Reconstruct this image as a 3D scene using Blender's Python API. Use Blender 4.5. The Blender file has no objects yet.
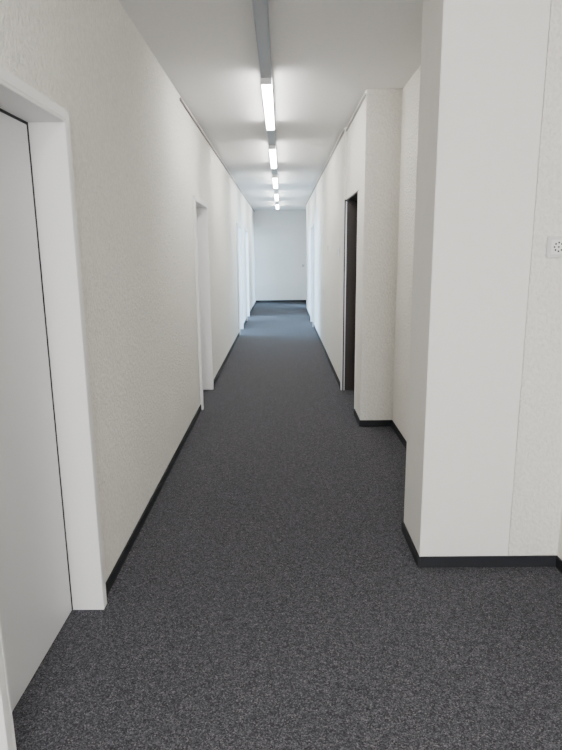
import bpy, bmesh, math, random
from mathutils import Matrix, Vector
random.seed(3)
sc=bpy.context.scene
F=581.5; PITCH=.2077; YAW=.0026; ROLL=-.0095; H=1.5
L=-.803; R=.655; C=2.74; B=18.1; N=.958; P=1.32; R2=.76; RP=.677
P1=2.57; P2=2.945; P3=4.9; BK=-4.5; T=.2

# ---------------- materials ----------------
def mat(name,col,rough=.6,metal=0.,spec=.5):
    m=bpy.data.materials.new(name); m.use_nodes=True
    b=m.node_tree.nodes['Principled BSDF']
    b.inputs['Base Color'].default_value=(*col,1); b.inputs['Roughness'].default_value=rough
    b.inputs['Metallic'].default_value=metal; b.inputs['Specular IOR Level'].default_value=spec
    return m
def N_(m,t,**k):
    n=m.node_tree.nodes.new(t)
    for a,v in k.items():
        if a in n.inputs: n.inputs[a].default_value=v
        else: setattr(n,a,v)
    return n
def textured(name,col,scale=70,strength=.5,var=.03,stretch=(1,1,1),dist=.004):
    m=mat(name,col,.85,spec=.2); nt=m.node_tree; b=nt.nodes['Principled BSDF']
    tc=N_(m,'ShaderNodeTexCoord'); mp=N_(m,'ShaderNodeMapping'); mp.inputs['Scale'].default_value=stretch
    nt.links.new(tc.outputs['Object'],mp.inputs['Vector'])
    n=N_(m,'ShaderNodeTexNoise',Scale=scale,Detail=3.,Roughness=.6)
    nt.links.new(mp.outputs[0],n.inputs['Vector'])
    bp=N_(m,'ShaderNodeBump',Strength=strength,Distance=dist)
    nt.links.new(n.outputs[0],bp.inputs['Height']); nt.links.new(bp.outputs[0],b.inputs['Normal'])
    cr=N_(m,'ShaderNodeValToRGB'); cr.color_ramp.elements[0].position=.35; cr.color_ramp.elements[1].position=.65
    cr.color_ramp.elements[0].color=(*[c*(1-var) for c in col],1); cr.color_ramp.elements[1].color=(*[min(1,c*(1+var)) for c in col],1)
    nt.links.new(n.outputs[0],cr.inputs[0]); nt.links.new(cr.outputs[0],b.inputs['Base Color'])
    return m
M_wall=textured('woodchip_wallpaper',(.89,.865,.80),68,1.,.055,stretch=(1,1,.8),dist=.014)
M_smooth=textured('smooth_panel_paint',(.86,.84,.80),14,.05,.01)
M_ceil=textured('ceiling_paint',(.88,.87,.86),60,.15,.015)
M_frame=mat('steel_frame_paint',(.84,.83,.82),.45)
M_leaf=mat('door_leaf_laminate',(.75,.755,.775),.4)
M_seal=mat('rubber_seal',(.012,.012,.014),.7)
M_base=mat('anthracite_baseboard',(.019,.020,.024),.6,spec=.25)
M_dark=mat('dark_brown_door',(.035,.028,.025),.5)
M_alu=mat('aluminium',(.62,.63,.65),.35,.9)
M_hous=mat('light_housing_grey',(.45,.46,.48),.45,.2)
M_plate=mat('switch_plastic',(.70,.70,.68),.4)
M_hole=mat('socket_hole',(.05,.04,.04),.6)
M_rail=mat('rail_grey',(.25,.24,.23),.5,.3)
M_rocker=mat('rocker_grey',(.5,.5,.49),.5)
M_plaster=textured('room_paint',(.8,.8,.8),40,.1,.01)
def emis(name,col,s):
    m=mat(name,(.9,.9,.9),.4); b=m.node_tree.nodes['Principled BSDF']
    b.inputs['Emission Color'].default_value=(*col,1); b.inputs['Emission Strength'].default_value=s
    return m
M_tube=emis('lit_diffuser',(1,.98,.95),55.)
# carpet
M_carp=mat('speckled_carpet',(.06,.06,.065),.95,spec=.1)
nt=M_carp.node_tree; b=nt.nodes['Principled BSDF']; tc=N_(M_carp,'ShaderNodeTexCoord')
v=N_(M_carp,'ShaderNodeTexVoronoi',Scale=270.); nt.links.new(tc.outputs['Object'],v.inputs['Vector'])
sep=N_(M_carp,'ShaderNodeSeparateColor'); nt.links.new(v.outputs['Color'],sep.inputs[0])
cr=N_(M_carp,'ShaderNodeValToRGB'); e=cr.color_ramp
e.interpolation='CONSTANT'
cols=[(0,(.036,.036,.042)),(.25,(.060,.060,.069)),(.55,(.086,.087,.099)),(.80,(.120,.119,.130)),(.94,(.175,.168,.172))]
e.elements[0].position=0; e.elements[0].color=(*cols[0][1],1); e.elements[1].position=cols[1][0]; e.elements[1].color=(*cols[1][1],1)
for p,c in cols[2:]:
    q=e.elements.new(p); q.color=(*c,1)
nt.links.new(sep.outputs[0],cr.inputs[0])
n2=N_(M_carp,'ShaderNodeTexNoise',Scale=45.,Detail=5.); nt.links.new(tc.outputs['Object'],n2.inputs['Vector'])
mr=N_(M_carp,'ShaderNodeMapRange'); mr.inputs['From Min'].default_value=.3; mr.inputs['From Max'].default_value=.7; mr.inputs['To Min'].default_value=.8; mr.inputs['To Max'].default_value=1.2
nt.links.new(n2.outputs[0],mr.inputs[0])
mx=N_(M_carp,'ShaderNodeVectorMath',operation='SCALE'); nt.links.new(cr.outputs[0],mx.inputs[0]); nt.links.new(mr.outputs[0],mx.inputs['Scale'])
nt.links.new(mx.outputs[0],b.inputs['Base Color'])
bp=N_(M_carp,'ShaderNodeBump',Strength=.5,Distance=.004); nt.links.new(v.outputs['Distance'],bp.inputs['Height']); nt.links.new(bp.outputs[0],b.inputs['Normal'])

# ---------------- helpers ----------------
def link(o,parent=None):
    sc.collection.objects.link(o)
    if parent: o.parent=parent
    return o
def boxes(name,lst,m,bevel=0.,parent=None):
    bm=bmesh.new()
    for (x0,x1,y0,y1,z0,z1) in lst:
        g=bmesh.ops.create_cube(bm,size=1)['verts']
        for w in g:
            w.co=Vector((x0+(w.co.x+.5)*(x1-x0),y0+(w.co.y+.5)*(y1-y0),z0+(w.co.z+.5)*(z1-z0)))
    if bevel>0: bmesh.ops.bevel(bm,geom=bm.edges[:],offset=bevel,segments=2,affect='EDGES')
    me=bpy.data.meshes.new(name); bm.to_mesh(me); bm.free(); me.materials.append(m)
    return link(bpy.data.objects.new(name,me),parent)
def cyl(name,p,axis,r,d,m,parent=None,seg=24):
    bm=bmesh.new(); bmesh.ops.create_cone(bm,cap_ends=True,segments=seg,radius1=r,radius2=r,depth=d)
    q=Vector((0,0,1)).rotation_difference(Vector(axis)).to_matrix().to_4x4()
    bmesh.ops.transform(bm,matrix=Matrix.Translation(p)@q,verts=bm.verts)
    me=bpy.data.meshes.new(name); bm.to_mesh(me); bm.free(); me.materials.append(m)
    for f in me.polygons: f.use_smooth=len(f.vertices)==4
    return link(bpy.data.objects.new(name,me),parent)
def empty(name,loc=(0,0,0)):
    o=bpy.data.objects.new(name,None); o.empty_display_size=.1; return link(o)

# ---------------- room shell ----------------
RX=5.2; LX=-5.2
boxes('floor',[(LX,RX,BK-T,B+T,-.1,0)],M_carp)
boxes('ceiling',[(LX,RX,BK-T,B+T,C,C+.15)],M_ceil)
# openings (y0,y1,ztop) on the left wall
DL=[(1.41,2.255,1.98),(5.53,6.365,1.98),(10.75,11.65,1.99),(13.1,14.0,1.99)]
def wall_with_openings(x0,x1,y0,y1,ops):
    out=[]; y=y0
    for a,b_,z in ops:
        out.append((x0,x1,y,a,0,C)); out.append((x0,x1,a,b_,z,C)); y=b_
    out.append((x0,x1,y,y1,0,C)); return out
boxes('wall_left',wall_with_openings(L-T,L,BK,B,DL),M_wall)
DD=(5.28,6.28,2.03)  # dark door opening on the right
DR=[(11.9,12.8,2.0)]
YS=15.6
rw=wall_with_openings(R,R+T,DD[1]+.0,YS,DR)
boxes('wall_right',rw,M_wall)
boxes('wall_right_far',wall_with_openings(R2,R2+T,YS,B,[(16.1,17.0,2.0)]),M_wall)
# pier and header round the dark door
boxes('wall_right_pier',[(RP,N+.25,P3,DD[0],0,C),(RP,R+T,DD[0],DD[1],DD[2],C)],M_wall)
boxes('wall_right_recess',[(N,N+.25,P2-.0,P3,0,C)],M_wall)
boxes('wall_right_pillar',[(R,1.082,P1,P2,0,C)],M_smooth,.003)
boxes('wall_right_return',[(1.084,P+T,P1+.002,P2,0,C)],M_wall)
boxes('wall_right_near',[(P,P+T,BK,P1+.002,0,C)],M_wall)
boxes('wall_end',[(L-T,R2+T,B,B+T,0,C)],M_smooth)
# wall behind the camera with an invented window opening to let fill light in
WB=(-.45,.95,.9,2.35)
boxes('wall_rear',[(L-T,WB[0],BK-T,BK,0,C),(WB[1],P+T,BK-T,BK,0,C),(WB[0],WB[1],BK-T,BK,0,WB[2]),(WB[0],WB[1],BK-T,BK,WB[3],C)],M_wall)
def window(name,axis,a0,a1,z0,z1,pos,th=.06):
    w=empty(name); f=.05; mid=(a0+a1)/2
    L_=[(a0,a0+f,z0,z1),(a1-f,a1,z0,z1),(a0+f,a1-f,z0,z0+f),(a0+f,a1-f,z1-f,z1),(mid-f/2,mid+f/2,z0+f,z1-f)]
    if axis=='x': bl=[(p,q,pos-th/2,pos+th/2,s,t) for p,q,s,t in L_]
    else: bl=[(pos-th/2,pos+th/2,p,q,s,t) for p,q,s,t in L_]
    boxes('frame',bl,M_frame,0,w); return w
window('added_rear_window','x',WB[0],WB[1],WB[2],WB[3],BK-T/2)  # unseen window, added to go with the rear fill light
# far rooms beside the corridor
def room(side,y0,y1,wy0,wy1,tag):
    s=1 if side=='right' else -1
    xa=(R+T if s>0 else L-T); xo=(RX if s>0 else LX)
    lo,hi=sorted((xa,xo))
    boxes('wall_%s_partition'%tag,[(lo,hi,y0-.1,y0,0,C),(lo,hi,y1,y1+.1,0,C)],M_plaster)
    a,b_=sorted((xo-s*T,xo))
    boxes('wall_%s_outer'%tag,[(a,b_,y0,wy0,0,C),(a,b_,wy1,y1,0,C),(a,b_,wy0,wy1,0,.85),(a,b_,wy0,wy1,2.4,C)],M_plaster)
    return (a+b_)/2
xr=room('right',10.6,B-.1,11.5,17.2,'right_room')
xl=room('left',9.8,15.5,10.3,15.0,'left_room')
window('window_2','y',11.5,17.2,.85,2.4,xr)
window('window_3','y',10.3,15.0,.85,2.4,xl)
# dark niche behind the dark door
boxes('wall_store_room',[(N+.25,2.4,P3+.2,P3+.3,0,C),(R+T,2.4,6.6,6.7,0,C),(2.4,2.5,P3+.2,6.7,0,C)],M_plaster)

# ---------------- baseboards ----------------
bh=.057; bt=.009
def base(name,lst): boxes(name,lst,M_base,.002)
fw=.035
lb=[]; y=BK
for a,b_,z in DL:
    lb.append((L,L+bt,y,a-fw,0,bh)); y=b_+fw
lb.append((L,L+bt,y,B,0,bh)); base('baseboard_left',lb)
rb=[(R-bt,R,DD[1]+.03,DR[0][0]-fw,0,bh),(R-bt,R,DR[0][1]+fw,YS,0,bh),(R-bt,R2,YS,YS+bt,0,bh),(R2-bt,R2,YS+bt,16.1-fw,0,bh),(R2-bt,R2,17.0+fw,B,0,bh),
    (RP-bt,N,P3-bt,P3,0,bh),(RP-bt,RP,P3,DD[0],0,bh),(N-bt,N,P2,P3-bt,0,bh),
    (R-bt,R,P1-bt,P2+bt,0,bh),(R,P,P1-bt,P1,0,bh),(R,N-bt,P2,P2+bt,0,bh),(P-bt,P,BK,P1-bt,0,bh)]
base('baseboard_right',rb)
base('baseboard_end',[(L+bt,R2-bt,B-bt,B,0,bh)])
base('baseboard_rear',[(L+bt,P-bt,BK,BK+bt,0,bh)])

# ---------------- doors ----------------
def handle(par,x,y,z,s,dirn):
    # s: direction out of leaf (+1 => +x); lever pointing dirn along y
    cyl('handle_rosette',(x+s*.004,y,z),(1,0,0),.026,.008,M_alu,par)
    cyl('handle_neck',(x+s*.028,y,z),(1,0,0),.009,.05,M_alu,par,16)
    cyl('handle_lever',(x+s*.05,y+dirn*.055,z),(0,1,0),.009,.125,M_alu,par,16)
    cyl('lock_rosette',(x+s*.004,y,z-.09),(1,0,0),.024,.008,M_alu,par)
def steel_frame(par,x,s,a,b_,z,depth=.145,proj=.025,fw=.035):
    # x: wall face, s: direction into the corridor. lines the opening + projects
    xo=x+s*proj; xi=xo-s*depth
    lo,hi=sorted((xo,xi)); plo,phi=sorted((xo,x))
    t=.012
    bl=[(lo,hi,a,a+t,0,z),(lo,hi,b_-t,b_,0,z),(lo,hi,a+t,b_-t,z-t,z),
        (plo,phi,a-fw,a,0,z+fw),(plo,phi,b_,b_+fw,0,z+fw),(plo,phi,a,b_,z,z+fw)]
    boxes('frame',bl,M_frame,.0015,par)
    return xi
def closed_door(name,x,s,a,b_,z,hz=1.05):
    d=empty(name); xi=steel_frame(d,x,s,a,b_,z); t=.012
    # dark rubber seal round the leaf
    w=.009; g=sorted((xi,xi+s*.012))
    boxes('seal',[(g[0],g[1],a+t,a+t+w,0.004,z-t),(g[0],g[1],b_-t-w,b_-t,0.004,z-t),(g[0],g[1],a+t+w,b_-t-w,z-t-w,z-t)],M_seal,0,d)
    lf=sorted((xi+s*.010,xi-s*.035))
    boxes('leaf',[(lf[0],lf[1],a+t+w,b_-t-w,.005,z-t-w)],M_leaf,.0015,d)
    handle(d,xi+s*.010,a+t+.07,hz,s,1)
    return d
closed_door('door_1',L,1,*DL[0])
closed_door('door_2',L,1,*DL[1])
def open_door(name,x,s,a,b_,z):
    d=empty(name); xi=steel_frame(d,x,s,a,b_,z,depth=T+.05)
    # leaf swung back into the room
    lo,hi=sorted((xi-s*.005,xi-s*.83))
    boxes('leaf',[(lo,hi,b_+.012,b_+.052,.008,z-.015)],M_leaf,.0015,d)
    return d
open_door('door_3',L,1,*DL[2]); open_door('door_4',L,1,*DL[3])
open_door('door_6',R,-1,*DR[0]); open_door('door_7',R2,-1,16.1,17.0,2.0)
# dark door on the right
d=empty('door_5'); a,b_,z=DD
boxes('lining',[(R+.004,R+T,b_-.012,b_,0,z),(RP+.004,R+T,a,a+.012,0,z),(RP+.004,R+T,a+.012,b_-.012,z-.012,z)],M_dark,0,d)
boxes('edge_trim',[(R-.012,R+.004,b_-.014,b_+.03,0,z+.02),(RP-.006,RP+.004,a,a+.014,0,z-.014)],M_frame,.001,d)
boxes('strike_strip',[(R+.018,R+.030,b_-.016,b_-.012,0,z-.02)],M_alu,0,d)
boxes('leaf',[(R+.14,R+.18,a+.014,b_-.014,.008,z-.014)],M_dark,.0015,d)
handle(d,R+.14,a+.09,1.05,-1,1)

# ---------------- picture rails ----------------
def rail(name,x,s,y0,y1):
    a=sorted((x,x+s*.010)); b2=sorted((x+s*.010,x+s*.016))
    boxes(name,[(a[0],a[1],y0,y1,C-.045,C-.022),(b2[0],b2[1],y0,y1,C-.045,C-.038)],M_rail)
rail('trim_1',L,1,5.0,B-.02); rail('trim_2',R,-1,DD[1]+.02,YS-.02); rail('trim_3',RP,-1,P3+.02,DD[1])

# ---------------- ceiling light line ----------------
lx=-.094; w=.036
ln=empty('linear_ceiling_light')
boxes('housing',[(lx-w,lx+w,-4.2,17.2,C-.045,C)],M_hous,.002,ln)
boxes('side_lips',[(lx-w-.003,lx-w,-4.2,17.2,C-.05,C-.02),(lx+w,lx+w+.003,-4.2,17.2,C-.05,C-.02)],M_alu,0,ln)
y=4.42-2.62*3
i=0
while y<16:
    if not (y<4 and y>0.9):
        i+=1
        boxes('diffuser_%d'%i,[(lx-.036,lx+.036,y,y+1.55,C-.085,C-.046)],M_tube,.008,ln)
        boxes('diffuser_caps_%d'%i,[(lx-.037,lx+.037,y-.012,y,C-.086,C-.045),(lx-.037,lx+.037,y+1.55,y+1.562,C-.086,C-.045)],M_frame,0,ln)
    y+=2.62

# ---------------- wall devices ----------------
def outlet(name,x,z,y):
    o=empty(name); s=.045
    boxes('plate',[(x-s,x+s,y-.016,y,z-s,z+s)],M_plate,.004,o)
    boxes('insert',[(x-.031,x+.031,y-.021,y-.016,z-.031,z+.031)],M_frame,.002,o)
    for k in range(8):
        t=k*math.pi/4
        cyl('hole_%d'%k,(x+.018*math.cos(t),y-.0213,z+.018*math.sin(t)),(0,1,0),.004,.002,M_hole,o,12)
    cyl('hole_centre',(x,y-.0213,z),(0,1,0),.004,.002,M_hole,o,12)
outlet('wall_intercom_speaker',1.188,1.512,P1+.002)
def plate_x(name,x,s,y,z,hy,hz,m=M_plate):
    o=empty(name); a=sorted((x,x+s*.010)); b3=sorted((x+s*.010,x+s*.014))
    boxes('plate',[(a[0],a[1],y-hy,y+hy,z-hz,z+hz)],m,.002,o)
    boxes('face',[(b3[0],b3[1],y-hy*.6,y+hy*.6,z-hz*.7,z+hz*.7)],M_alu,.001,o)
plate_x('door_sign',R,-1,6.75,1.5,.07,.05)
plate_x('light_switch',R,-1,8.3,1.55,.04,.04)
def plate_y(name,x,y,z):
    o=empty(name)
    boxes('plate',[(x-.042,x+.042,y-.012,y,z-.042,z+.042)],M_plate,.003,o)
    boxes('rocker',[(x-.028,x+.028,y-.017,y-.012,z-.028,z+.028)],M_rocker,.002,o)
plate_y('light_switch',.66,B,1.1)

# ---------------- lights ----------------
def area(name,loc,rot,sx,sy,e,col):
    l=bpy.data.lights.new(name,'AREA'); l.shape='RECTANGLE'; l.size=sx; l.size_y=sy; l.energy=e; l.color=col
    o=bpy.data.objects.new(name,l); o.location=loc; o.rotation_euler=rot; link(o); return o
area('rear_fill_light',((WB[0]+WB[1])/2,BK-T-.05,(WB[2]+WB[3])/2),(math.radians(90),0,0),1.4,1.45,310,(.98,.98,1))  # added fill from behind the camera, brightens near walls and pillar front
area('daylight_right_window',(RX+.05,14.35,1.62),(0,math.radians(90),0),1.55,5.7,2100,(.38,.67,1))
area('daylight_left_window',(LX-.05,12.65,1.62),(0,math.radians(-90),0),1.55,4.7,2100,(.38,.67,1))
w=bpy.data.worlds.new('world'); sc.world=w; w.use_nodes=True
w.node_tree.nodes['Background'].inputs[0].default_value=(.5,.72,1,1); w.node_tree.nodes['Background'].inputs[1].default_value=3

# ---------------- camera ----------------
cd=bpy.data.cameras.new('camera'); cam=bpy.data.objects.new('camera',cd); link(cam)
cd.sensor_fit='VERTICAL'; cd.sensor_height=36; cd.lens=F/750*36; cd.clip_start=.05
cam.matrix_world=Matrix.Translation((0,0,H))@Matrix.Rotation(YAW,4,'Z')@Matrix.Rotation(math.pi/2-PITCH,4,'X')@Matrix.Rotation(ROLL,4,'Z')
sc.camera=cam
